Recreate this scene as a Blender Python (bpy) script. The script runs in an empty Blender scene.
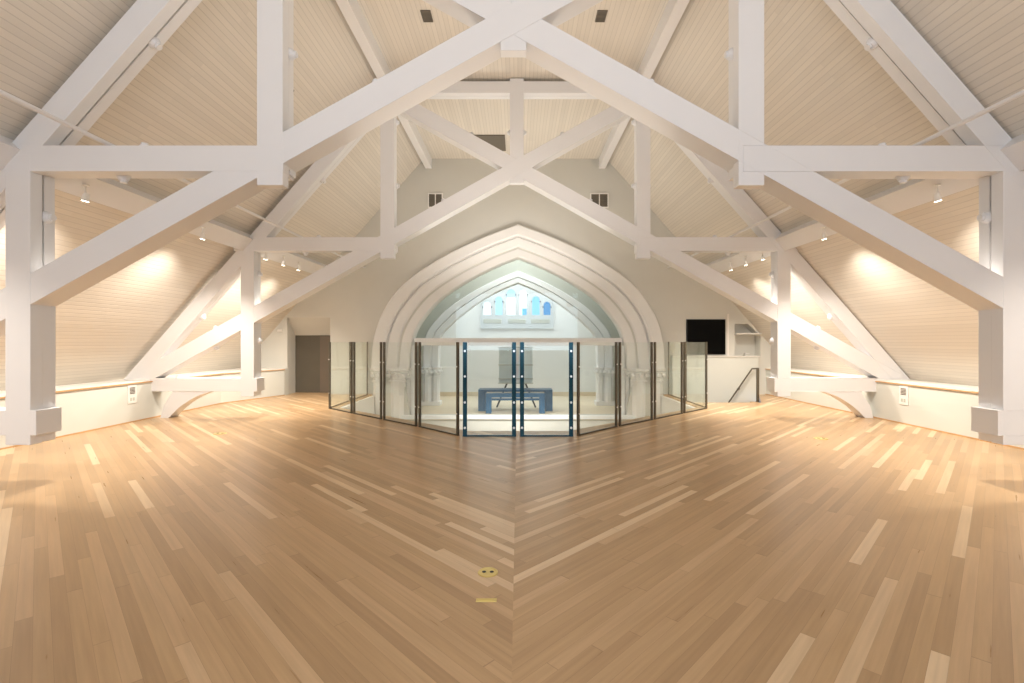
import bpy, bmesh, math, random
from mathutils import Vector, Matrix
from mathutils.geometry import tessellate_polygon
random.seed(7)
S = bpy.context.scene
COL = S.collection
PI = math.pi

# ------------------------------------------------------------------ camera, world, lights, exposure
cam_d = bpy.data.cameras.new('camera'); cam = bpy.data.objects.new('camera', cam_d); COL.objects.link(cam)
cam.location = (0.078, 0, 1.5); cam.rotation_euler = (PI/2, 0, 0)
cam_d.sensor_width = 36; cam_d.lens = 480/1024*36; cam_d.shift_x = -6/1024; cam_d.clip_start = 0.05
S.camera = cam
w = bpy.data.worlds.new('world'); S.world = w; w.use_nodes = True
w.node_tree.nodes['Background'].inputs[0].default_value = (.55, .7, 1, 1)
w.node_tree.nodes['Background'].inputs[1].default_value = 1.0
S.view_settings.view_transform = 'Standard'; S.view_settings.look = 'None'
S.view_settings.gamma = 1; S.view_settings.use_curve_mapping = False
S.view_settings.exposure = 0.45

def area(name, loc, rot, sx, sy, power, col):
    l = bpy.data.lights.new(name, 'AREA'); l.shape = 'RECTANGLE'; l.size = sx; l.size_y = sy
    l.energy = power; l.color = col
    o = bpy.data.objects.new(name, l); COL.objects.link(o); o.location = loc; o.rotation_euler = rot
    return o
WARM = (1, .91, .80); NEUT = (1, .95, .88)
area('ceiling_fill_middle', (0.0, 7.3, 3.0), (PI, 0, 0), 3.0, 1.6, 42, (1, .92, .82))  # added fill facing up between the trusses, no fixture modelled
area('ceiling_fill_rear', (0.0, 0.2, 2.9), (PI, 0, 0), 7, 3, 95, (1, .92, .84))  # added soft fill over the camera, bounces off the ceiling
area('ceiling_fill_far', (0.0, 11.8, 2.9), (PI, 0, 0), 3.0, 1.2, 55, (1, .95, .88))  # added upward fill before the end wall, not a room lamp
area('rear_cool_fill', (0, -3.85, 2.9), (-PI/2, 0, PI), 8, 3.5, 240, (.74, .85, 1))  # added cool front fill behind the camera; no window there
area('chancel_top_fill', (0.08, 16.9, 5.3), (0, 0, 0), 5.0, 2.4, 150, (.93, .97, 1))  # unseen area light added to brighten the chancel from above
area('chancel_front_fill', (0.08, 14.6, 5.0), (0.62, 0, 0), 5.0, .8, 70, (.95, .98, 1))  # unseen fill added to lighten the face of the smaller arch
area('chancel_far_wall_fill', (0.08, 16.5, 5.2), (0.75, 0, 0), 4.5, .6, 14, (.94, .97, 1))  # added fill aimed at the chancel's far wall, no real fixture
area('well_fill', (0.08, 12.6, 0.2), (0, 0, 0), 3.0, .7, 60, (1, .97, .92))  # added fill inside the floor well, bounces onto the arch wall

# ------------------------------------------------------------------ materials
def nmat(name):
    m = bpy.data.materials.new(name); m.use_nodes = True
    nt = m.node_tree; b = nt.nodes['Principled BSDF']
    return m, nt, b
def paint(name, col, rough=.5, metal=0, noise=.02, spec=.4):
    m, nt, b = nmat(name)
    n = nt.nodes.new('ShaderNodeTexNoise'); n.inputs['Scale'].default_value = 3.0; n.inputs['Detail'].default_value = 4
    g = nt.nodes.new('ShaderNodeNewGeometry'); nt.links.new(g.outputs['Position'], n.inputs['Vector'])
    mx = nt.nodes.new('ShaderNodeMix'); mx.data_type = 'RGBA'
    mx.inputs[6].default_value = tuple(max(0, c*(1-noise)) for c in col) + (1,)
    mx.inputs[7].default_value = tuple(min(1, c*(1+noise)) for c in col) + (1,)
    nt.links.new(n.outputs['Fac'], mx.inputs[0]); nt.links.new(mx.outputs[2], b.inputs['Base Color'])
    b.inputs['Roughness'].default_value = rough; b.inputs['Metallic'].default_value = metal
    b.inputs['Specular IOR Level'].default_value = spec
    return m
class N:
    """tiny node-expression helper"""
    def __init__(s, nt): s.nt = nt
    def math(s, op, a, b=0.0, c=0.0):
        n = s.nt.nodes.new('ShaderNodeMath'); n.operation = op
        for i, v in enumerate((a, b, c)):
            if i >= len(n.inputs): break
            if isinstance(v, (int, float)): n.inputs[i].default_value = v
            else: s.nt.links.new(v, n.inputs[i])
        return n.outputs[0]
    def comb(s, x, y, z=0.0):
        n = s.nt.nodes.new('ShaderNodeCombineXYZ')
        for i, v in enumerate((x, y, z)):
            if isinstance(v, (int, float)): n.inputs[i].default_value = v
            else: s.nt.links.new(v, n.inputs[i])
        return n.outputs[0]
    def pos(s):
        g = s.nt.nodes.new('ShaderNodeNewGeometry'); x = s.nt.nodes.new('ShaderNodeSeparateXYZ')
        s.nt.links.new(g.outputs['Position'], x.inputs[0]); return x.outputs
    def white(s, v):
        n = s.nt.nodes.new('ShaderNodeTexWhiteNoise'); n.noise_dimensions = '3D'; s.nt.links.new(v, n.inputs['Vector']); return n.outputs['Value']
    def noise(s, v, scale, detail=3):
        n = s.nt.nodes.new('ShaderNodeTexNoise'); n.inputs['Scale'].default_value = scale; n.inputs['Detail'].default_value = detail
        s.nt.links.new(v, n.inputs['Vector']); return n.outputs['Fac']
    def ramp(s, f, stops):
        n = s.nt.nodes.new('ShaderNodeValToRGB'); e = n.color_ramp.elements
        while len(e) < len(stops): e.new(.5)
        for i, (p, c) in enumerate(stops): e[i].position = p; e[i].color = tuple(c) + (1,)
        s.nt.links.new(f, n.inputs[0]); return n.outputs[0]
    def mix(s, f, a, b, mode='MIX'):
        n = s.nt.nodes.new('ShaderNodeMix'); n.data_type = 'RGBA'; n.blend_type = mode
        for sock, v in ((n.inputs[0], f), (n.inputs[6], a), (n.inputs[7], b)):
            if isinstance(v, (int, float)): sock.default_value = v
            elif isinstance(v, tuple): sock.default_value = v + (1,)
            else: s.nt.links.new(v, sock)
        return n.outputs[2]

def wood_floor(name):
    m, nt, b = nmat(name); q = N(nt); P = q.pos()
    a = q.math('ABSOLUTE', q.math('SUBTRACT', P[0], 0.05))
    v = q.math('MULTIPLY', q.math('SUBTRACT', P[1], a), .70711)
    u = q.math('MULTIPLY', q.math('ADD', P[1], a), .70711)
    side = q.math('SIGN', q.math('SUBTRACT', P[0], 0.05))
    W = .070
    rv = q.math('DIVIDE', v, W); row = q.math('FLOOR', rv); fr = q.math('FRACT', rv)
    off = q.white(q.comb(row, side, 3.1))
    ln = q.math('ADD', 1.1, q.math('MULTIPLY', q.white(q.comb(row, side, 8.7)), 1.3))
    ru = q.math('ADD', q.math('DIVIDE', u, ln), q.math('MULTIPLY', off, 7.0))
    idx = q.math('FLOOR', ru); fu = q.math('FRACT', ru)
    r = q.white(q.comb(row, idx, side))
    base = q.ramp(r, [(0, (0.432, 0.281, 0.149)), (.2, (0.487, 0.319, 0.170)), (.55, (0.524, 0.347, 0.186)), (.83, (0.573, 0.384, 0.216)), (.91, (0.681, 0.498, 0.309)), (1, (0.757, 0.573, 0.371))])
    # grain
    g = q.noise(q.comb(q.math('ADD', q.math('MULTIPLY', u, 1.6), q.math('MULTIPLY', r, 37.0)), q.math('MULTIPLY', v, 38.0), side), 1.0, 4)
    gcol = q.ramp(g, [(.25, (.82, .80, .77)), (.7, (1.06, 1.05, 1.04))])
    c = q.mix(.75, base, gcol, 'MULTIPLY')
    big = q.noise(q.comb(P[0], P[1], 0.0), .6, 2)
    c = q.mix(.5, c, q.ramp(big, [(.3, (.93, .92, .9)), (.7, (1.04, 1.03, 1.02))]), 'MULTIPLY')
    e1 = q.math('LESS_THAN', fr, .022); e2 = q.math('LESS_THAN', fu, .003)
    e = q.math('MAXIMUM', e1, e2)
    c = q.mix(q.math('MULTIPLY', e, .38), c, (.14, .08, .04))
    nt.links.new(c, b.inputs['Base Color'])
    rough = q.math('ADD', .24, q.math('MULTIPLY', g, .12)); nt.links.new(rough, b.inputs['Roughness'])
    b.inputs['Specular IOR Level'].default_value = .45
    return m
def boards(name, col, kx, kz, W, dark=.62):
    """beadboard running along y; s = kx*|x| + kz*z is the coordinate across the boards"""
    m, nt, b = nmat(name); q = N(nt); P = q.pos()
    s = q.math('ADD', q.math('MULTIPLY', q.math('ABSOLUTE', P[0]), kx), q.math('MULTIPLY', P[2], kz))
    rv = q.math('DIVIDE', s, W); row = q.math('FLOOR', rv); fr = q.math('FRACT', rv)
    r = q.white(q.comb(row, 1.7, q.math('FLOOR', q.math('DIVIDE', P[1], 3.1))))
    c = q.mix(r, tuple(x*.95 for x in col), tuple(min(1, x*1.03) for x in col))
    t = q.math('SUBTRACT', 1.0, q.math('MULTIPLY', q.math('ABSOLUTE', q.math('SUBTRACT', fr, .5)), 2.0))  # 0 at the joint
    g = q.math('LESS_THAN', t, .13)
    c = q.mix(g, c, tuple(x*dark for x in col))
    nt.links.new(c, b.inputs['Base Color'])
    bp = nt.nodes.new('ShaderNodeBump'); bp.inputs['Strength'].default_value = .25; bp.inputs['Distance'].default_value = .01
    nt.links.new(q.math('MINIMUM', q.math('MULTIPLY', t, 5.0), 1.0), bp.inputs['Height'])
    nt.links.new(bp.outputs[0], b.inputs['Normal'])
    b.inputs['Roughness'].default_value = .55; b.inputs['Specular IOR Level'].default_value = .3
    return m
def glass_mat(name, tint, refl=1.0):
    m = bpy.data.materials.new(name); m.use_nodes = True; nt = m.node_tree; nt.nodes.clear(); q = N(nt)
    out = nt.nodes.new('ShaderNodeOutputMaterial'); mx = nt.nodes.new('ShaderNodeMixShader')
    tr = nt.nodes.new('ShaderNodeBsdfTransparent'); tr.inputs[0].default_value = tint + (1,)
    gl = nt.nodes.new('ShaderNodeBsdfGlossy'); gl.inputs['Roughness'].default_value = .02; gl.inputs['Color'].default_value = (.9, .97, .95, 1)
    ge = nt.nodes.new('ShaderNodeNewGeometry'); vm = nt.nodes.new('ShaderNodeVectorMath'); vm.operation = 'DOT_PRODUCT'
    nt.links.new(ge.outputs['Incoming'], vm.inputs[0]); nt.links.new(ge.outputs['Normal'], vm.inputs[1])
    c = q.math('SUBTRACT', 1.0, q.math('ABSOLUTE', vm.outputs['Value']))
    f = q.math('ADD', .04, q.math('MULTIPLY', .96, q.math('POWER', c, 5.0)))
    nt.links.new(q.math('MULTIPLY', f, refl), mx.inputs[0])
    nt.links.new(tr.outputs[0], mx.inputs[1]); nt.links.new(gl.outputs[0], mx.inputs[2]); nt.links.new(mx.outputs[0], out.inputs[0])
    return m
def emis(name, col, st):
    m, nt, b = nmat(name)
    b.inputs['Base Color'].default_value = (0, 0, 0, 1); b.inputs['Emission Color'].default_value = tuple(col) + (1,)
    b.inputs['Emission Strength'].default_value = st
    return m

SL = .878; SA = 8.45                       # roof underside: |x| = SA - SL*z
nl = math.hypot(1, SL); cs, sn = SL/nl, -1/nl   # direction down the slope is (SL, -1)/nl
M = {}
M['truss'] = paint('white_painted_timber', (.79, .785, .79), .38, noise=.015)
M['floor'] = wood_floor('oak_strip_floor')
M['slope'] = boards('cream_beadboard_slope', (.73, .675, .595), cs, sn, .075, .84)
M['flat'] = boards('cream_beadboard_flat', (.73, .675, .595), 1, 0, .075, .84)
M['wall'] = paint('cream_wall_paint', (.62, .61, .56), .7)
M['knee'] = paint('pale_grey_wall_paint', (.66, .67, .62), .6)
M['ledge'] = paint('white_ledge_paint', (.78, .75, .70), .5)
M['wood'] = paint('oak_trim', (.55, .33, .16), .45, noise=.15)
M['frame'] = paint('window_frame_paint', (.60, .64, .66), .5)
M['stone'] = paint('white_painted_stone', (.80, .785, .76), .6, noise=.03)
M['white'] = paint('white_plaster', (.80, .81, .80), .6)
M['sage'] = paint('grey_green_plaster', (.50, .52, .46), .7)
M['bronze'] = paint('dark_bronze_metal', (.10, .085, .06), .4, .3, .1)
M['blue'] = paint('blue_metal_with_reflection', (.012, .06, .085), .2, .6, .1)  # blue-teal metal with the window's reflection put into its colour
M['steel'] = paint('brushed_steel', (.75, .75, .74), .3, 1)
M['glass'] = glass_mat('pale_green_glass', (.972, .988, .978), 1.0)
M['arch_glass'] = glass_mat('arch_glass', (.965, .98, .97), .6)
M['black'] = paint('black_screen', (.002, .002, .002), .35, spec=.05)
M['blackm'] = paint('black_metal', (.03, .03, .03), .4, .5)
M['door'] = paint('dark_brown_door', (.11, .095, .07), .5, noise=.06)
M['door2'] = paint('brown_door_panel', (.15, .12, .09), .5, noise=.06)
M['brass'] = paint('brass_plate', (.75, .60, .24), .3, .8, .08)
M['vent'] = paint('taupe_vent_metal', (.16, .14, .11), .6)
M['plate'] = paint('white_plastic', (.82, .80, .76), .4)
M['navy'] = paint('dark_wood_window_blue', (.03, .10, .19), .35, noise=.1)  # blue window light put into the colour of the dark wood
M['panel'] = paint('grey_green_panel', (.60, .68, .67), .4, noise=.08)
M['panel2'] = paint('pale_teal_panel', (.70, .79, .79), .4, noise=.08)
M['cfloor'] = paint('pale_wood_floor', (.70, .60, .44), .4, noise=.06)
M['lens'] = emis('lamp_lens', (1, .9, .75), 14)

# ------------------------------------------------------------------ helpers
def tag(o, label=None, cat=None, group=None, kind=None):
    if label: o['label'] = label
    if cat: o['category'] = cat
    if group: o['group'] = group
    if kind: o['kind'] = kind
    return o
def empty(name, loc, label, cat, group=None):
    o = bpy.data.objects.new(name, None); COL.objects.link(o); o.location = loc; o.empty_display_size = .1
    return tag(o, label, cat, group)
class MB:
    def __init__(s): s.bm = bmesh.new()
    def box(s, x0, y0, z0, x1, y1, z1, bev=0):
        n0 = len(s.bm.verts)
        r = bmesh.ops.create_cube(s.bm, size=1.0)
        for v in r['verts']:
            v.co = Vector(((x0+x1)/2 + v.co.x*(x1-x0), (y0+y1)/2 + v.co.y*(y1-y0), (z0+z1)/2 + v.co.z*(z1-z0)))
        if bev:
            ed = list({e for v in r['verts'] for e in v.link_edges})
            bmesh.ops.bevel(s.bm, geom=ed, offset=bev, segments=2, affect='EDGES', profile=.5)
        return s
    def beam(s, p0, p1, wd, y0, y1, bev=0.005):
        """bar lying in an xz plane from p0 to p1 (x,z), wd wide, between depths y0 and y1"""
        p0 = Vector((p0[0], 0, p0[1])); p1 = Vector((p1[0], 0, p1[1])); d = p1-p0; L = d.length; d.normalize()
        n = Vector((-d.z, 0, d.x)); c = (p0+p1)/2
        r = bmesh.ops.create_cube(s.bm, size=1.0)
        for v in r['verts']:
            a = v.co.copy(); v.co = c + d*(a.x*L) + n*(a.z*wd) + Vector((0, (y0+y1)/2 + a.y*(y1-y0), 0))
        if bev:
            ed = list({e for v in r['verts'] for e in v.link_edges})
            bmesh.ops.bevel(s.bm, geom=ed, offset=bev, segments=2, affect='EDGES', profile=.5)
        return s
    def poly(s, loops, y0, y1, axis='y'):
        """extruded polygon with holes; loops of (x,z) (axis y) or (x,y) (axis z)"""
        def P(a, b, t): return Vector((a, t, b)) if axis == 'y' else Vector((a, b, t))
        L3 = [[Vector((a, b, 0)) for a, b in lp] for lp in loops]
        tris = tessellate_polygon(L3)
        flat = [p for lp in loops for p in lp]
        A = [s.bm.verts.new(P(a, b, y0)) for a, b in flat]
        B = [s.bm.verts.new(P(a, b, y1)) for a, b in flat]
        for t in tris:
            try: s.bm.faces.new([A[i] for i in t]); s.bm.faces.new([B[i] for i in reversed(t)])
            except ValueError: pass
        k = 0
        for lp in loops:
            n = len(lp)
            for i in range(n):
                j = (i+1) % n
                try: s.bm.faces.new((A[k+i], A[k+j], B[k+j], B[k+i]))
                except ValueError: pass
            k += n
        return s
    def tube(s, p0, p1, r, seg=16, r2=None, caps=True):
        p0 = Vector(p0); p1 = Vector(p1); d = p1-p0
        m = Matrix.Translation((p0+p1)/2) @ d.to_track_quat('Z', 'Y').to_matrix().to_4x4()
        bmesh.ops.create_cone(s.bm, cap_ends=caps, segments=seg, radius1=r, radius2=r if r2 is None else r2, depth=d.length, matrix=m)
        return s
    def lathe(s, c, prof, seg=24, a0=0):
        """prof of (r, z) about a vertical axis through c"""
        rings = []
        for r, z in prof:
            rings.append([s.bm.verts.new((c[0]+r*math.cos(a0+2*PI*k/seg), c[1]+r*math.sin(a0+2*PI*k/seg), c[2]+z)) for k in range(seg)])
        for a, b in zip(rings, rings[1:]):
            for k in range(seg):
                s.bm.faces.new((a[k], a[(k+1) % seg], b[(k+1) % seg], b[k]))
        s.bm.faces.new(list(reversed(rings[0]))); s.bm.faces.new(rings[-1])
        return s
    def done(s, name, mat, parent=None, smooth=False):
        bmesh.ops.recalc_face_normals(s.bm, faces=s.bm.faces)
        me = bpy.data.meshes.new(name); s.bm.to_mesh(me); s.bm.free()
        me.materials.append(M[mat])
        if smooth:
            for p in me.polygons: p.use_smooth = True
        o = bpy.data.objects.new(name, me); COL.objects.link(o)
        if parent:
            o.parent = parent; o.matrix_parent_inverse = Matrix.Identity(4)
            me.transform(Matrix.Translation(-wloc(parent)))
        return o
def wloc(o):
    v = o.location.copy()
    while o.parent: o = o.parent; v += o.location
    return v
def copy_tree(o, parent=None):
    c = o.copy(); COL.objects.link(c); c.parent = parent
    for ch in o.children: copy_tree(ch, c)
    return c
def struct(o): o['kind'] = 'structure'; return o

# ------------------------------------------------------------------ the shell
YB = 13.6; YF = -4.0; ZC = 6.68; XC = .078
FX = SA-SL*ZC                                   # fold between slope and flat ceiling
XK = 7.1; ZK = .72
hole = [(-4.05, YB+.4), (-4.05, 10.95), (-.75, 8.05), (.91, 8.05), (4.2, 10.95), (4.2, YB+.4)]
fl_loop = [(-XK-.1, YF), (XK+.1, YF), (XK+.1, YB+.2), (6.8, YB+.2), (6.8, 13.4), (6.06, 11.8), (4.4, 11.8), (4.4, YB+.2), (4.2, YB+.2), (4.2, 10.95), (.91, 8.05),
           (-.75, 8.05), (-4.05, 10.95), (-4.05, YB+.2), (-5.24, YB+.2), (-5.24, YB+.6), (-6.5, YB+.6), (-6.5, YB+.2), (-XK-.1, YB+.2)]
struct(MB().poly([fl_loop], -.03, 0, 'z').done('floor', 'floor'))
# ceilings
for sgn, nm in ((-1, 'left'), (1, 'right')):
    b = MB(); z0 = .5
    pts = [(sgn*(SA-SL*z0), z0), (sgn*FX, ZC), (sgn*FX, ZC+.15), (sgn*(SA-SL*z0+.15), z0)]
    b.poly([pts], YF, YB+.3)
    struct(b.done('ceiling_slope_'+nm, 'slope'))
struct(MB().box(-FX, YF, ZC, FX, YB+.3, ZC+.15).done('ceiling', 'flat'))
# knee walls with their ledges
kl = [(-XK, YF), (-XK, 11.6), (-6.42, 13.35), (-6.42, YB), (-6.55, YB), (-6.55, 13.4), (-XK-.12, 11.65), (-XK-.12, YF)]
struct(MB().poly([kl], -.02, ZK, 'z').done('wall_left', 'knee'))
struct(MB().box(XK, YF, -.02, XK+.12, YB, ZK).done('wall_right', 'knee'))
ll = [(-XK-.01, YF), (-XK-.01, 11.6), (-6.43, 13.36), (-6.43, YB), (-8.1, YB), (-8.1, YF)]
struct(MB().poly([ll], ZK, ZK+.03, 'z').done('trim_1', 'ledge'))
struct(MB().box(XK+.01, YF, ZK, 8.1, YB, ZK+.03).done('trim_2', 'ledge'))
nose = [(-XK+.025, YF), (-XK+.025, 11.6), (-6.4, 13.35), (-6.44, 13.36), (-XK-.01, 11.6), (-XK-.01, YF)]
struct(MB().poly([nose], ZK-.012, ZK+.008, 'z').done('trim_3', 'wood'))
struct(MB().box(XK-.025, YF, ZK-.012, XK+.01, YB, ZK+.008).done('trim_4', 'wood'))
bl = [(-XK+.018, YF), (-XK+.018, 11.6), (-6.41, 13.35), (-6.44, 13.36), (-XK-.01, 11.6), (-XK-.01, YF)]
struct(MB().poly([bl], 0, .02, 'z').done('baseboard_left', 'wood'))
struct(MB().box(XK-.018, YF, 0, XK, YB, .02).done('baseboard_right', 'wood'))
# wall behind the camera without opening; the added cool fill stands before it
gab = [(-8.6, -.3), (8.6, -.3), (8.6, .5), (FX, ZC+.1), (-FX, ZC+.1), (-8.6, .5)]
struct(MB().poly([gab], YF-.2, YF).done('wall_rear', 'wall'))

# arch curves (half, from springing to apex, relative to the arch centre)
def crom(pts, n=10):
    P = [Vector(p) for p in pts]; P = [P[0]*2-P[1]] + P + [P[-1]*2-P[-2]]; out = []
    for i in range(1, len(P)-2):
        for k in range(n):
            t = k/n; a, b, c, d = P[i-1:i+3]
            out.append(.5*((2*b)+(c-a)*t+(2*a-5*b+4*c-d)*t*t+(3*b-a-3*c+d)*t*t*t))
    out.append(P[-2]); return [(p.x, p.y) for p in out]
SPZ = .735
A_out = crom([(-4.13, SPZ), (-4.06, 1.56), (-3.80, 2.33), (-3.23, 3.11), (-2.24, 3.81), (-1.10, 4.38), (0, 4.80)])
A_in = crom([(-3.10, SPZ), (-3.00, 1.56), (-2.74, 2.10), (-2.19, 2.72), (-1.36, 3.27), (-.54, 3.68), (0, 3.89)])
B_out = crom([(-3.10, .6), (-3.03, 1.63), (-2.66, 2.19), (-2.18, 2.65), (-1.35, 3.19), (-.6, 3.56), (0, 3.80)])
B_in = crom([(-2.62, .6), (-2.55, 1.6), (-2.2, 2.05), (-1.75, 2.44), (-1.1, 2.9), (-.5, 3.22), (0, 3.42)])
def full(h, xc=XC): return [(xc+x, z) for x, z in h] + [(xc-x, z) for x, z in reversed(h[:-1])]
def lerpc(a, b, t): return [(p[0]*(1-t)+q[0]*t, p[1]*(1-t)+q[1]*t) for p, q in zip(a, b)]
mid = lerpc(A_out, A_in, .8)
zb = -3.0; CF = -.6
op = [(XC-3.08, CF), *full(mid), (XC+3.08, CF)]
# full wall outline; door recess at left
outl = [(-8.6, -.31), (-6.46, -.31), (-6.46, 2.18), (-5.24, 2.18), (-5.24, -.31), (-4.2, -.31), (-4.2, zb), (7.4, zb), (8.6, -.31), (8.6, .5), (FX+.1, ZC+.1), (-FX-.1, ZC+.1), (-8.6, .5)]
niche = [(6.22, 1.08), (6.95, 1.08), (6.95, 1.66), (6.60, 2.0), (6.22, 2.0)]
wb = struct(MB().poly([outl, op, niche], YB, YB+.32).done('wall_back', 'wall'))
# recess behind niche + ledge wall below the screen
struct(MB().box(6.15, YB+.32, 1.0, 7.05, YB+.36, 2.1).done('wall_niche', 'wall'))
struct(MB().box(4.42, YB-.1, zb, 6.84, YB, 1.07).done('wall_stair', 'knee'))
struct(MB().box(4.42, YB-.13, 1.07, 6.86, YB, 1.095).done('trim_5', 'ledge'))
# door recess
b = MB(); b.box(-6.6, YB+.32, -.3, -6.46, YB+.75, 2.3); b.box(-5.24, YB+.32, -.3, -5.09, YB+.75, 2.3)
b.done('wall_recess', 'wall')['kind'] = 'structure'
b = MB(); bm = b.bm
vs = [bm.verts.new(c) for c in ((-6.47, YB+.04, 2.18), (-5.23, YB+.04, 2.18), (-5.23, YB+.5, 1.68), (-6.47, YB+.5, 1.68), (-6.47, YB+.5, 2.3), (-5.23, YB+.5, 2.3))]
for f in ((0, 1, 2, 3), (0, 4, 5, 1), (3, 2, 5, 4), (0, 3, 4), (1, 5, 2)): bm.faces.new([vs[i] for i in f])
struct(b.done('trim_6', 'wall'))
dr = empty('door_1', (-5.74, YB+.5, 0), None, None); dr['kind'] = 'structure'
MB().box(-6.46, YB+.5, 0, -5.24, YB+.56, 1.68).done('door_leaf', 'door', dr)
MB().box(-5.73, YB+.47, 0.0, -5.26, YB+.5, 1.66, .004).done('door_panel', 'door2', dr)

# floor well below the arch
b = MB()
for (x0, y0), (x1, y1) in zip(hole, hole[1:]):
    d = Vector((x1-x0, y1-y0)).normalized(); n = Vector((-d.y, d.x))*.1
    b.poly([[(x0, y0), (x1, y1), (x1+n.x, y1+n.y), (x0+n.x, y0+n.y)]], zb, -.03, 'z')
struct(b.done('wall_well', 'white'))
struct(MB().box(-4.3, 7.9, zb-.1, 7.4, YB+.4, zb).done('floor_well', 'cfloor'))
# side walls of stair well
struct(MB().box(4.31, 11.8, zb, 4.4, YB, -.03).done('wall_stair_side', 'knee'))
struct(MB().box(4.4, 11.7, zb, 7.4, 11.8, -.03).done('wall_stair_front', 'knee'))
# chancel beyond the arch
YC = 18.5; Y2 = 15.8
struct(MB().box(-4.9, YB-.02, CF-.12, 5.06, YC+.2, CF-.001).done('floor_chancel', 'cfloor'))
struct(MB().box(XC-3.35, YB-.06, CF-.10, XC+3.35, YB+.02, CF+.02, .01).done('trim_7', 'white'))
struct(MB().box(-5.0, YB+.3, CF, -4.9, YC+.2, 5.6).done('wall_chancel_left', 'white'))
struct(MB().box(5.06, YB+.3, CF, 5.16, YC+.2, 5.6).done('wall_chancel_right', 'white'))
struct(MB().box(-5.0, YB+.32, 5.5, 5.16, YC+.2, 5.6).done('ceiling_chancel', 'white'))
w2 = [(-4.9, CF), (-4.9, 5.5), (5.06, 5.5), (5.06, CF), (XC+3.1, CF), *reversed(full(B_out)), (XC-3.1, CF)]
struct(MB().poly([w2], Y2, Y2+.25).done('wall_chancel_screen', 'sage'))
# far wall with window
def panes():
    xs = [(-1.27, -.94), (-.81, -.50), (-.37, -.01), (.12, .43), (.60, .93), (1.04, 1.35)]
    tz = [3.06, 3.27, 3.53, 3.53, 3.27, 3.06]; return xs, tz
xs, tz = panes()
def lancet(x0, x1, zb_, zt, k=6):
    c = (x0+x1)/2; pts = [(x0, zb_), (x1, zb_)]
    h = zt-.14
    for i in range(k+1): t = i/k; pts.append((x1+(c-x1)*t**1.6, h+.14*math.sin(t*PI/2)))
    for i in range(1, k+1): t = 1-i/k; pts.append((x0+(c-x0)*t**1.6, h+.14*math.sin(t*PI/2)))
    return pts
lo = [lancet(a, c, 2.5, z) for (a, c), z in zip(xs, tz)]
struct(MB().poly([[(-5, CF), (5.16, CF), (5.16, 5.6), (-5, 5.6)], *lo], YC, YC+.2).done('wall_chancel_far', 'white'))
wr = empty('window_1', (XC, YC, 2.0), None, None); wr['kind'] = 'structure'
fo = [(-1.36, 2.0), (1.44, 2.0), (1.44, 3.18), (.72, 3.5), (.04, 3.82), (-.64, 3.5), (-1.36, 3.18)]
fi = [lancet(a+.02, c-.02, 2.52, z-.03) for (a, c), z in zip(xs, tz)]
MB().poly([fo, *fi], YC-.07, YC+.02).done('window_frame', 'frame', wr)
for k, (a, c) in enumerate(((-1.25, -.55), (-.30, .38), (.58, 1.3))):
    MB().box(a, YC-.085, 2.2, c, YC-.065, 2.36, .01).done('sill_panel', 'sage', wr)
cols = [((.72, .88, 1), 1.3), ((.40, .75, .98), .95), ((.80, .93, 1), 1.5), ((.78, .92, 1), 1.4), ((.22, .58, .95), 1.0), ((.05, .30, .68), .75)]
for k, ((a, c), z) in enumerate(zip(xs, tz)):
    M['pane%d' % k] = emis('daylit_pane_%d' % k, *cols[k])
    MB().poly([lancet(a-.02, c+.02, 2.48, z+.02)], YC+.06, YC+.075).done('window_pane', 'pane%d' % k, wr)
M['paneb'] = emis('blue_stained_pane', (.12, .5, .85), .9)
b = MB().box(xs[3][0]+.12, YC+.04, 2.5, xs[3][1], YC+.055, 2.78); b.done('window_pane', 'paneb', wr)
b = MB().box(xs[2][0], YC+.04, 3.2, xs[2][1], YC+.055, 3.5); M['panel3'] = emis('light_blue_pane', (.4, .75, 1), 1.2); b.done('window_pane', 'panel3', wr)
b = MB()
for (a, c), z in zip(xs, tz):
    for x in (a, c): b.tube((x, YC-.07, z-.24), (x, YC-.10, z-.24), .028, 8)
b.done('window_stud', 'blackm', wr)
struct(MB().box(-4.9, YC-.03, CF, 5.06, YC, CF+.16).done('baseboard_chancel', 'cfloor'))

# ------------------------------------------------------------------ the two arches
def sweep(parent, name, cout, cin, prof, y, mat, xc=XC, zlow=None):
    b = MB(); bm = b.bm; rows = []
    for t, dy in prof:
        cur = full(lerpc(cout, cin, t), xc)
        if zlow is not None: cur = [(cur[0][0], zlow)] + cur + [(cur[-1][0], zlow)]
        rows.append([bm.verts.new((x, y+dy, z)) for x, z in cur])
    for i in range(len(rows)):
        a, c = rows[i], rows[(i+1) % len(rows)]
        for k in range(len(a)-1): bm.faces.new((a[k], a[k+1], c[k+1], c[k]))
    bm.faces.new([r[0] for r in rows]); bm.faces.new([r[-1] for r in reversed(rows)])
    return b.done(name, mat, parent)
ar = empty('pointed_arch', (XC, YB, -.6), 'large white pointed stone arch with three moulded bands in the end wall', 'arch')
sweep(ar, 'outer_moulding', A_out, A_in, [(0, .02), (0, -.11), (.03, -.14), (.30, -.14), (.345, -.11), (.36, -.03), (.40, -.03), (.40, .1), (.0, .1)], YB, 'stone')
sweep(ar, 'middle_moulding', A_out, A_in, [(.38, .12), (.38, -.04), (.41, -.08), (.44, -.08), (.64, -.06), (.68, -.03), (.695, .05), (.73, .05), (.73, .2), (.4, .2)], YB, 'stone')
sweep(ar, 'inner_moulding', A_out, A_in, [(.71, .3), (.71, .03), (.75, -.01), (.96, -.01), (.99, .01), (1, .04), (1, .45), (.8, .45)], YB, 'stone')
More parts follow.
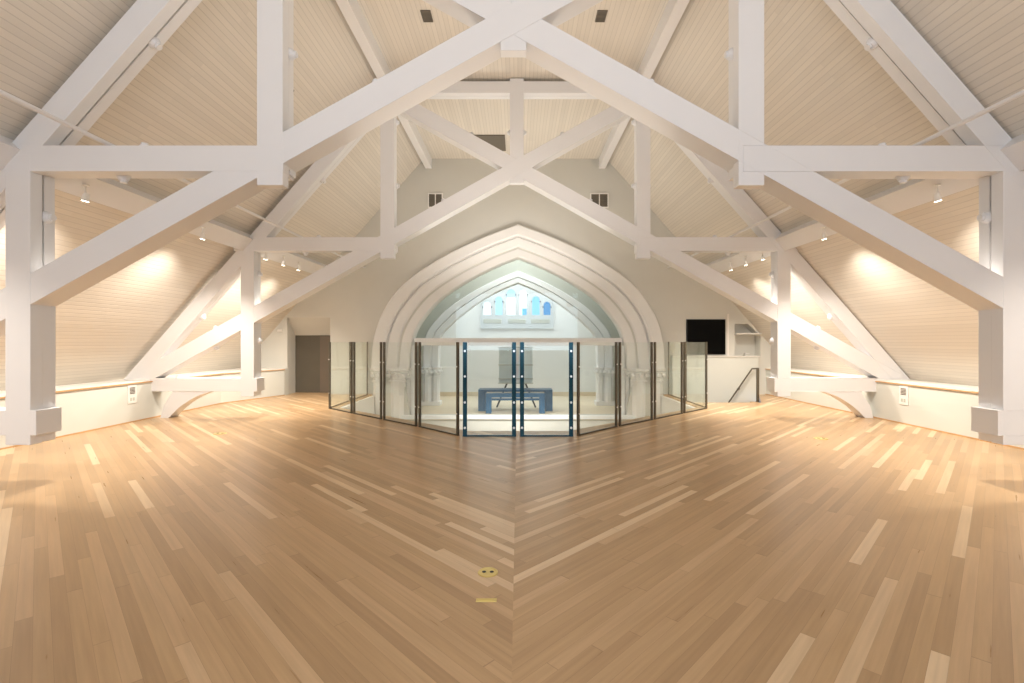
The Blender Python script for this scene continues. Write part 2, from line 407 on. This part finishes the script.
def capital(parent, x, y, r, mat='stone', zt=SPZ, h=.34, zlow=zb):
    sh = MB(); sh.lathe((x, y, 0), [(r*1.0, zlow), (r*1.0, zt-h-.04)], 8, PI/8); s_ = sh.done('shaft', mat, parent)
    c = MB(); c.lathe((x, y, zt-h), [(r*1.0, -.04), (r*1.22, -.035), (r*1.22, 0), (r*1.02, .01), (r*1.04, .08), (r*1.22, .16), (r*1.5, .22), (r*1.5, .24), (r*1.32, .25), (r*1.6, .29), (r*1.6, h)], 8, PI/8)
    for k in range(8):
        a = k*PI/4
        m = Matrix.Translation((x+r*1.28*math.cos(a), y+r*1.28*math.sin(a), zt-h+.15)) @ Matrix.Diagonal((.06, .06, .07, 1))
        bmesh.ops.create_icosphere(c.bm, subdivisions=1, radius=1, matrix=m)
    c.done('capital', mat, parent)
for sg in (-1, 1):
    capital(ar, XC+sg*3.93, YB+.02, .17)
    capital(ar, XC+sg*3.42, YB+.1, .22)
    capital(ar, XC+sg*3.14, YB+.3, .13)
ar2 = empty('chancel_arch', (XC, Y2, CF), 'smaller white pointed arch standing inside the chancel beyond the big arch', 'arch')
sweep(ar2, 'outer_moulding', B_out, B_in, [(0, .3), (-.06, -.02), (0, -.06), (.45, -.06), (.5, .0), (.5, .3)], Y2, 'white')
sweep(ar2, 'inner_moulding', B_out, B_in, [(.5, .3), (.5, -.02), (.56, -.04), (.95, -.04), (1, 0), (1, .3)], Y2, 'white')
for sg in (-1, 1):
    x0, x1 = sorted((XC+sg*2.55, XC+sg*3.2))
    MB().box(x0, Y2-.12, CF, x1, Y2+.3, CF+.14, .01).box(x0+.06, Y2-.02, CF+.14, x1-.06, Y2+.28, .6, .01).done('pier', 'white', ar2)
    capital(ar2, XC+sg*2.98, Y2-.02, .13, 'white', .66, .3, CF+.1)
    capital(ar2, XC+sg*2.70, Y2+.02, .13, 'white', .66, .3, CF+.1)
# transom and arch glazing
tag(MB().box(XC-2.98, YB+.14, 1.38, XC+2.98, YB+.30, 1.60, .012).done('transom_beam', 'stone'),
    'white horizontal beam crossing the big arch just above the glass railing', 'beam')
gp = [(XC-2.95, 1.6), *full([p for p in lerpc(A_out, A_in, .97) if p[1] > 1.62]), (XC+2.95, 1.6)]
tag(MB().poly([gp], YB+.22, YB+.235).done('arch_glazing', 'arch_glass'), 'clear glass filling the head of the big arch above the white beam', 'glass')
# framed side lights under the transom
for sg, w_ in ((-1, 'left'), (1, 'right')):
    x0, x1 = sorted((XC+sg*3.06, XC+sg*2.94))
    t_ = empty('arch_side_frame', ((x0+x1)/2, YB+.2, CF), 'slim white upright frame at the %s edge of the arch opening below the beam' % w_, 'frame')
    MB().box(x0, YB+.15, CF, x1, YB+.28, 1.38, .008).done('upright', 'white', t_)

# ------------------------------------------------------------------ roof trusses
def bolt(b, x, z, dx, dz, y):
    """flared cap sitting on a member edge, pointing along (dx,dz)"""
    p0 = Vector((x, y, z)); d = Vector((dx, 0, dz)).normalized()
    b.tube(p0-d*.02, p0+d*.03, .07, 12, .045); b.tube(p0+d*.03, p0+d*.055, .034, 12, .034)
def make_truss(y, label, pl, pr, zk, dzb):
    t = empty('roof_truss', (0.03, y, .42), label, 'roof truss', 'painted timber scissor trusses')
    X0 = .03 if y < 6 else .055
    cnt = [0]
    def member(name, p0, p1, wd, bolts=(), rear=True, lift=0):
        cnt[0] += 1
        o = y + cnt[0]*.0009
        P0 = (X0+p0[0], p0[1]); P1 = (X0+p1[0], p1[1])
        b = MB(); b.beam(P0, P1, wd, o, o+(.13 if rear else .285))
        Q0 = (P0[0], P0[1]+lift)
        if rear: b.beam(Q0, P1, wd-.13, o+.12, o+.17, 0); b.beam(Q0, P1, wd-.04, o+.17, o+.29)
        m = b.done(name, 'truss', t)
        if bolts:
            d = Vector((P1[0]-P0[0], 0, P1[1]-P0[1])).normalized(); n = Vector((-d.z, 0, d.x))
            for f, sg in bolts:
                bb = MB()
                px = P0[0]+(P1[0]-P0[0])*f + n.x*sg*wd/2; pz = P0[1]+(P1[1]-P0[1])*f + n.z*sg*wd/2
                bolt(bb, px, pz, n.x*sg, n.z*sg, o+(.09 if n.z*sg > .3 else .2))
                bb.done('bolt_cap', 'truss', m)
        return m
    for s in (-1, 1):
        px = pl if s < 0 else pr
        member('post', (s*px, .42), (s*px, 3.45), .26, [(.80, -s), (.80, s)] if y < 6 else [(.36, -s), (.36, s), (.80, -s), (.80, s)])
        # solid core of the lower post
        member('tie_beam', (s*7.55, .65), (s*(px-.19), .65), .26, [(.35, 1), (.90, 1)], False)
        member('hammer_beam', (s*5.55, 3.41), (s*2.4, 3.41), .27, [(.52, s*-1), (.42, s)])
        qx = 2.54 if s < 0 else 2.485
        member('queen_post', (s*qx, 3.13), (s*qx, 6.66), .27, [(.42, 1), (.42, -1), (.78, 1), (.78, -1)], True, .14)
        # principal rafter just under the boards
        ox, oz = SL, 1.0; l_ = .19/nl
        # inward normal of the slope
        nx, nz = -1/nl, -SL/nl
        a = (s*(SA-SL*.80+nx*.19), .80+nz*.19); c = (s*(SA-SL*6.62+nx*.19), 6.62+nz*.19)
        member('principal_rafter', a, c, .26, [(.24, s), (.71, s)])
        member('scissor_brace', (s*7.45, .655+dzb), (-s*2.35, 6.135+dzb), .285, [(.16, -s), (.14, s), (.62, -s), (.86, -s)], False)
    member('king_post', (0, zk), (0, 6.66), .27, [(.52, 1), (.52, -1)], True, .14)
    member('collar_beam', (-2.4, 6.49), (2.4, 6.49), .23)
    for s in (-1, 1):
        px = pl if s < 0 else pr
        # packing that closes the gap of the post below the brace
        b = MB(); xa, xb = sorted((X0+s*(px-.125), X0+s*(px+.125))); b.box(xa, y+.02, .43, xb, y+.285, 1.95, .006); b.done('post_packing', 'truss', t)
        # curved brace between floor and tie beam
        lo_ = crom([(6.83, .0), (6.64, .19), (6.42, .345), (6.2, .455), (5.95, .53)], 5)
        path = [(X0+s*a_, c_) for a_, c_ in lo_ + [(5.95, .62), (6.68, .62), (6.93, .24), (6.99, 0)]]
        b = MB(); b.poly([path], y+.012, y+.27); b.done('curved_brace', 'truss', t)
    return t
make_truss(5.0, 'nearest white timber scissor truss, large across the whole picture', 5.165, 5.24, 4.54, .045)
make_truss(9.4, 'farther white timber scissor truss, the smaller one framing the arch wall', 5.28, 5.24, 4.61, .09)

# purlins
def slope_pt(z, off, s): return (s*(SA-SL*z-off/nl), z-off*SL/nl)
for s, nm in ((-1, 'left'), (1, 'right')):
    b = MB(); u = Vector((s*SL, -1))/nl; n = Vector((-s/nl, -SL/nl)); c = Vector(slope_pt(3.52, 0, s))
    q = [c-u*.15, c+u*.15, c+u*.15+n*.2, c-u*.15+n*.2]
    b.poly([[tuple(v) for v in q]], YF, YB)
    tag(b.done('purlin', 'truss'), 'white painted purlin running low along the %s roof slope above the spotlights' % nm, 'beam')
    b = MB(); c = Vector((s*(FX-.02), ZC))
    b.box(min(c.x-s*.02, c.x-s*.20), YF, ZC-.28, max(c.x-s*.02, c.x-s*.20), YB, ZC-.002)
    q = [(s*(FX-.03), ZC-.002), (s*(FX-.03), ZC-.30), (s*(FX+.10), ZC-.16)]
    tag(b.done('ridge_purlin', 'slope' if False else 'truss'), 'long beam where the %s slope meets the flat strip of ceiling' % nm, 'beam')
    b = MB(); b.tube((s*4.3+.03, YF, 3.595), (s*4.3+.03, YB, 3.595), .022, 12)
    for k in range(6):
        yy = -2+k*3.0
        b.tube((s*4.3+.03, yy, 3.595), (s*4.3+.03, yy, 3.56), .014, 8)
    tag(b.done('sprinkler_pipe', 'truss'), 'thin cream sprinkler pipe running lengthwise past the trusses on the %s' % nm, 'pipe')

# ------------------------------------------------------------------ spotlights under the purlins
def spotlight(s, y, pw, label, aim):
    x, z = s*5.17, 3.19
    t = empty('spotlight', (x, y, z+.12), label, 'spotlight', 'small white spotlights along the purlins')
    MB().tube((x, y, z+.21), (x, y, z+.08), .009, 8).tube((x, y, z+.215), (x, y, z+.20), .032, 16).done('mount', 'plate', t)
    d = Vector(aim).normalized(); c = Vector((x, y, z+.06))
    MB().tube(c-d*.05, c+d*.045, .032, 16, .04).done('housing', 'plate', t)
    MB().tube(c+d*.045, c+d*.049, .036, 16).done('lens', 'lens', t)
    l = bpy.data.lights.new('spot_lamp', 'SPOT'); l.energy = pw; l.spot_size = math.radians(125); l.spot_blend = .8; l.color = WARM; l.shadow_soft_size = .05
    o = bpy.data.objects.new('spot_lamp', l); COL.objects.link(o); o.location = c+d*.09; o.rotation_euler = d.to_track_quat('-Z', 'Y').to_euler()
where = {-1: 'left', 1: 'right'}
for s in (-1, 1):
    for y, pw, txt in ((1.4, 120, None), (3.4, 160, None), (5.83, 250, 'nearest the front truss'), (8.0, 250, 'just before the farther truss'),  # first two on each side are out of view, added for their light
                       (10.0, 190, 'first beyond the farther truss'), (10.75, 190, 'second beyond the farther truss'), (11.5, 190, 'last one before the end wall')):
        lab = 'small white spotlight under the %s purlin, %s' % (where[s], txt or ('unseen and added for its light nearest the camera' if y < 2 else 'unseen and added for its light before the front truss'))
        spotlight(s, y, pw, lab, (s*.27, .05, -.95))

# ------------------------------------------------------------------ glass railing
def panel(p0, p1, label, mat='bronze', name='glass_railing_panel', stud=False, gap=.035):
    p0 = Vector(p0); p1 = Vector(p1); d = (p1-p0).normalized(); a = p0+d*gap; c = p1-d*gap
    mid_ = (a+c)/2; t = empty(name, (mid_.x, mid_.y, 0), label, 'gate' if stud else 'glass panel', 'glass gates' if stud else 'glass railing panels')
    n = Vector((-d.y, d.x))
    def slab(q0, q1, th, z0, z1):
        return [[(q0.x-n.x*th, q0.y-n.y*th), (q1.x-n.x*th, q1.y-n.y*th), (q1.x+n.x*th, q1.y+n.y*th), (q0.x+n.x*th, q0.y+n.y*th)]], z0, z1
    H = 1.49
    MB().poly(*slab(a+d*.03, c-d*.03, .006, .03, H-.005), 'z').done('glass_pane', 'glass', t)
    w_ = .066 if stud else .042
    for q0, q1 in ((a, a+d*w_), (c-d*w_, c)):
        st = MB().poly(*slab(q0, q1, .016, .0, H), 'z').done('stile', mat, t)
        zz = (.14, .54, .95, 1.35) if stud else (.35, 1.1)
        for z in zz:
            m_ = (q0+q1)/2; bb = MB()
            k = n if n.y < 0 else -n
            bb.tube((m_.x+k.x*.014, m_.y+k.y*.014, z), (m_.x+k.x*.03, m_.y+k.y*.03, z), .018 if stud else .012, 12)
            bb.done('stud', 'steel', st)
    MB().poly(*slab(a, c, .014, 0, .022), 'z').done('bottom_rail', mat, t)
offs = [(.92, 7.6), (1.76, 8.45), (2.60, 9.22), (3.44, 10.0), (4.24, 10.75)]
names = ['first', 'second', 'third', 'last']
for s in (-1, 1):
    for i in range(4):
        a, c = offs[i], offs[i+1]
        panel((XC+s*a[0], a[1]), (XC+s*c[0], c[1]), 'clear glass railing panel, %s along the slanting %s side counted from the gates' % (names[i], where[s]))
    panel((XC+s*4.24, 10.75), (XC+s*4.24, 12.17), 'clear glass railing panel on the %s return, nearer of the two' % where[s])
    panel((XC+s*4.24, 12.17), (XC+s*4.24, 13.57), 'clear glass railing panel on the %s return, ending against the arch wall' % where[s])
panel((XC-.90, 7.58), (XC-.0, 7.58), 'left glass gate with round studs and blue metal stiles that carry a painted window reflection', 'blue', 'glass_gate', True, .03)
panel((XC+.0, 7.58), (XC+.90, 7.58), 'right glass gate with round studs and blue metal stiles that carry a painted window reflection', 'blue', 'glass_gate', True, .03)

# ------------------------------------------------------------------ things on walls, ceiling and floor
t = empty('television', (5.4, YB-.04, 1.13), 'black flat screen mounted on the end wall right of the arch', 'television')
MB().box(4.84, YB-.05, 1.13, 5.94, YB-.002, 2.13, .006).done('casing', 'blackm', t)
MB().box(4.86, YB-.054, 1.15, 5.92, YB-.049, 2.11).done('screen', 'black', t)
struct(MB().box(6.0, YB-.02, 1.1, 6.05, YB, 2.28, .004).done('trim_8', 'ledge'))
tag(MB().box(6.24, YB-.10, 1.70, 7.02, YB+.3, 1.74, .005).done('wall_shelf', 'ledge'), 'white shelf in the niche right of the black screen', 'shelf')
b = MB(); b.lathe((6.5, YB-.03, 1.096), [(.05, 0), (.05, .02), (.02, .025), (.02, .05), (.045, .06), (.045, .075)], 12)
b.box(6.50, YB-.05, 1.15, 6.62, YB-.01, 1.165)
tag(b.done('small_bracket', 'steel'), 'tiny metal fitting lying on the ledge below the niche shelf', 'fitting')
# stair rail
t = empty('stair_handrail', (6.3, 13.4, 0), 'dark sloping handrail going down the stairwell below the black screen', 'handrail')
MB().tube((4.9, 13.38, -1.72), (6.60, 13.38, .74), .02, 12).tube((6.60, 13.38, .74), (6.78, 13.38, .75), .02, 12).done('rail', 'bronze', t)
for f in (.35, .8):
    x = 4.9+1.7*f; z = -1.72+2.46*f
    MB().tube((x, 13.38, z), (x, 13.42, z-.09), .010, 8).tube((x, 13.42, z-.09), (x, 13.5, z-.09), .010, 8).tube((x, 13.49, z-.09), (x, 13.5, z-.09), .03, 12).done('bracket', 'bronze', t)
t = empty('newel_post', (6.02, 11.9, 0), 'slim dark upright post at the head of the stairwell', 'post')
MB().box(5.995, 11.87, 0, 6.045, 11.93, .84, .004).done('shaft', 'bronze', t)
MB().box(5.98, 11.86, 0, 6.06, 11.94, .012, .003).done('base_plate', 'bronze', t)
# steps inside the stairwell
b = MB()
for k in range(14):
    x1 = 6.75-k*.16; b.box(x1-.16, 11.82, max(zb, -.6-k*.2), x1, 13.48, -.19-k*.2)
tag(b.done('staircase', 'wood'), 'wooden stair flight going down inside the stairwell', 'stairs')
# louvre windows high on the end wall
for x0, x1, lab in ((-2.47, -2.05, 'small two pane louvre vent high on the end wall left of the middle'), (2.12, 2.64, 'small two pane louvre vent high on the end wall right of the middle')):
    z0, z1 = 5.28, 5.70
    t = empty('wall_vent', ((x0+x1)/2, YB-.02, z0), lab, 'vent', 'vents on the end wall')
    b = MB(); xm = (x0+x1)/2
    b.poly([[(x0, z0), (x1, z0), (x1, z1), (x0, z1)], [(x0+.03, z0+.03), (xm-.012, z0+.03), (xm-.012, z1-.03), (x0+.03, z1-.03)], [(xm+.012, z0+.03), (x1-.03, z0+.03), (x1-.03, z1-.03), (xm+.012, z1-.03)]], YB-.035, YB-.002)
    b.done('frame', 'plate', t)
    MB().box(x0+.02, YB-.012, z0+.02, x1-.02, YB-.003, z1-.02).done('backing', 'vent', t)
    b = MB()
    for k in range(7):
        z = z0+.06+k*.05; b.box(x0+.03, YB-.026, z, x1-.03, YB-.014, z+.02)
    b.done('louvres', 'vent', t)
# ceiling vents
for x, lab in ((-1.37, 'small square air vent in the flat ceiling left of the king post'), (1.40, 'small square air vent in the flat ceiling right of the king post')):
    t = empty('ceiling_vent', (x, 7.65, ZC-.01), lab, 'vent', 'vents in the flat ceiling')
    b = MB(); b.poly([[(x-.08, 7.50), (x+.08, 7.50), (x+.08, 7.76), (x-.08, 7.76)], [(x-.065, 7.52), (x+.065, 7.52), (x+.065, 7.74), (x-.065, 7.74)]], ZC-.02, ZC, 'z'); b.done('frame', 'vent', t)
    b = MB()
    for k in range(7): yy = 7.525+k*.031; b.box(x-.065, yy, ZC-.014, x+.065, yy+.018, ZC-.002)
    b.done('slats', 'vent', t)
t = empty('attic_hatch', (-.66, 12.5, ZC-.01), 'dark brown square hatch in the flat ceiling close to the end wall', 'hatch')
MB().box(-1.05, 12.05, ZC-.02, -.28, 12.95, ZC).done('panel', 'vent', t)
MB().poly([[(-1.08, 12.02), (-.25, 12.02), (-.25, 12.98), (-1.08, 12.98)], [(-1.04, 12.06), (-.29, 12.06), (-.29, 12.94), (-1.04, 12.94)]], ZC-.03, ZC, 'z').done('frame', 'vent', t)
# sprinklers on the slopes
for s in (-1, 1):
    z = 5.55; x, zz = slope_pt(z, 0, s); yy = 480*(z-1.5)/253
    x = s*(SA-SL*z)
    b = MB(); n = Vector((-s/nl, 0, -SL/nl)); p = Vector((x, yy, z))
    b.tube(p, p+n*.012, .045, 16); b.tube(p+n*.012, p+n*.06, .018, 10); b.tube(p+n*.06, p+n*.066, .03, 10)
    tag(b.done('ceiling_sprinkler', 'vent'), 'small dark sprinkler head on the %s ceiling slope beside the tall post' % where[s], 'sprinkler')
# wall outlets
for s in (-1, 1):
    x = s*XK; y = 8.92 if s < 0 else 8.73
    t = empty('wall_outlet', (x, y, .36), 'white socket plate with grey grille on the %s low wall' % where[s], 'outlet', 'outlets on the low walls')
    a, c = sorted((x, x-s*.014))
    MB().box(a, y-.10, .35, c, y+.10, .69, .003).done('cover_plate', 'plate', t)
    a, c = sorted((x-s*.010, x-s*.018)); b = MB()
    for k in range(5): b.box(a, y-.06, .53+k*.026, c, y+.06, .545+k*.026)
    b.done('grille', 'vent', t)
    b = MB(); b.box(a, y-.05, .40, c, y-.01, .46); b.box(a, y+.01, .40, c, y+.05, .46); b.done('socket', 'sage', t)
# floor outlets
def floor_box(x, y, r, lab):
    t = empty('floor_outlet', (x, y, 0), lab, 'floor outlet', 'round brass floor outlets')
    MB().lathe((x, y, 0), [(r, 0), (r, .003), (r*.93, .006), (r*.80, .006), (r*.78, .003)], 32).done('ring', 'brass', t)
    MB().lathe((x, y, 0), [(r*.78, .001), (r*.78, .0045)], 32).done('lid', 'brass', t)
    for s in (-1, 1):
        MB().lathe((x+s*r*.38, y, 0), [(r*.2, .004), (r*.2, .0058)], 16).done('cap', 'blackm', t)
floor_box(-.117, 3.117, .066, 'round brass floor outlet in the middle foreground with two dark caps')
floor_box(-4.78, 7.83, .10, 'small brass floor outlet at the left before the low wall')
floor_box(4.76, 7.42, .10, 'small brass floor outlet at the right in the pool of light')
t = empty('brass_floor_plate', (-.105, 2.78, 0), 'rectangular brass plate in the floor just before the round outlet', 'floor plate')
MB().box(-.165, 2.762, 0, -.045, 2.798, .004, .001).done('plate', 'brass', t)
MB().box(-.15, 2.774, .003, -.06, 2.786, .0055).done('cover', 'brass', t)
# small wall device left
t = empty('wall_sensor', (-6.9, 13.55, 1.95), 'tiny white sensor on the wall near the dark doorway', 'sensor')
MB().box(-6.72, YB-.05, 1.78, -6.58, YB-.001, 1.84, .008).done('casing', 'plate', t)

# ------------------------------------------------------------------ furniture in the chancel
t = empty('long_table', (.05, 14.7, CF), 'long dark table, coloured blue for the window light, standing in the chancel beyond the glass', 'table')
x0, x1, y0, y1 = -1.12, 1.12, 14.45, 15.0
MB().box(x0, y0, .0-.02, x1, y1, .05, .006).done('tabletop', 'navy', t)
for x in (x0, x1-.22):
    for y in (y0, y1-.1): MB().box(x, y, CF, x+.22, y+.1, -.02, .005).done('leg', 'navy', t)
t = empty('bench', (0, 14.05, CF), 'low dark bench, coloured blue for the window light, in front of the long table', 'bench')
x0, x1, y0, y1 = -.86, .86, 13.95, 14.3
MB().box(x0, y0, -.13, x1, y1, -.02, .006).done('seat', 'navy', t)
for x in (x0, x1-.16): MB().box(x, y0+.02, CF, x+.16, y1-.02, -.13, .005).done('leg', 'navy', t)
MB().box(x0+.16, y0+.13, -.23, x1-.16, y0+.2, -.17, .004).done('stretcher', 'navy', t)
t = empty('display_stand', (.02, 15.3, CF), 'pale grey green panelled stand on splayed dark legs behind the table', 'stand')
MB().box(-.53, 15.25, .16, -.12, 15.37, 1.32, .01).done('panel', 'panel', t)
MB().box(.10, 15.25, .16, .54, 15.37, 1.32, .01).done('panel', 'panel2', t)
MB().box(-.12, 15.28, .2, .10, 15.34, 1.26).done('middle_strip', 'white', t)
b = MB()
for z in (.16, .30, .74, 1.30): b.box(-.55, 15.23, z, .56, 15.26, z+.03)
b.done('shelf_edge', 'sage', t)
for s in (-1, 1):
    MB().tube((.02+s*.28, 15.3, .2), (.02+s*.62, 15.3, CF), .028, 10).done('leg', 'blackm', t)
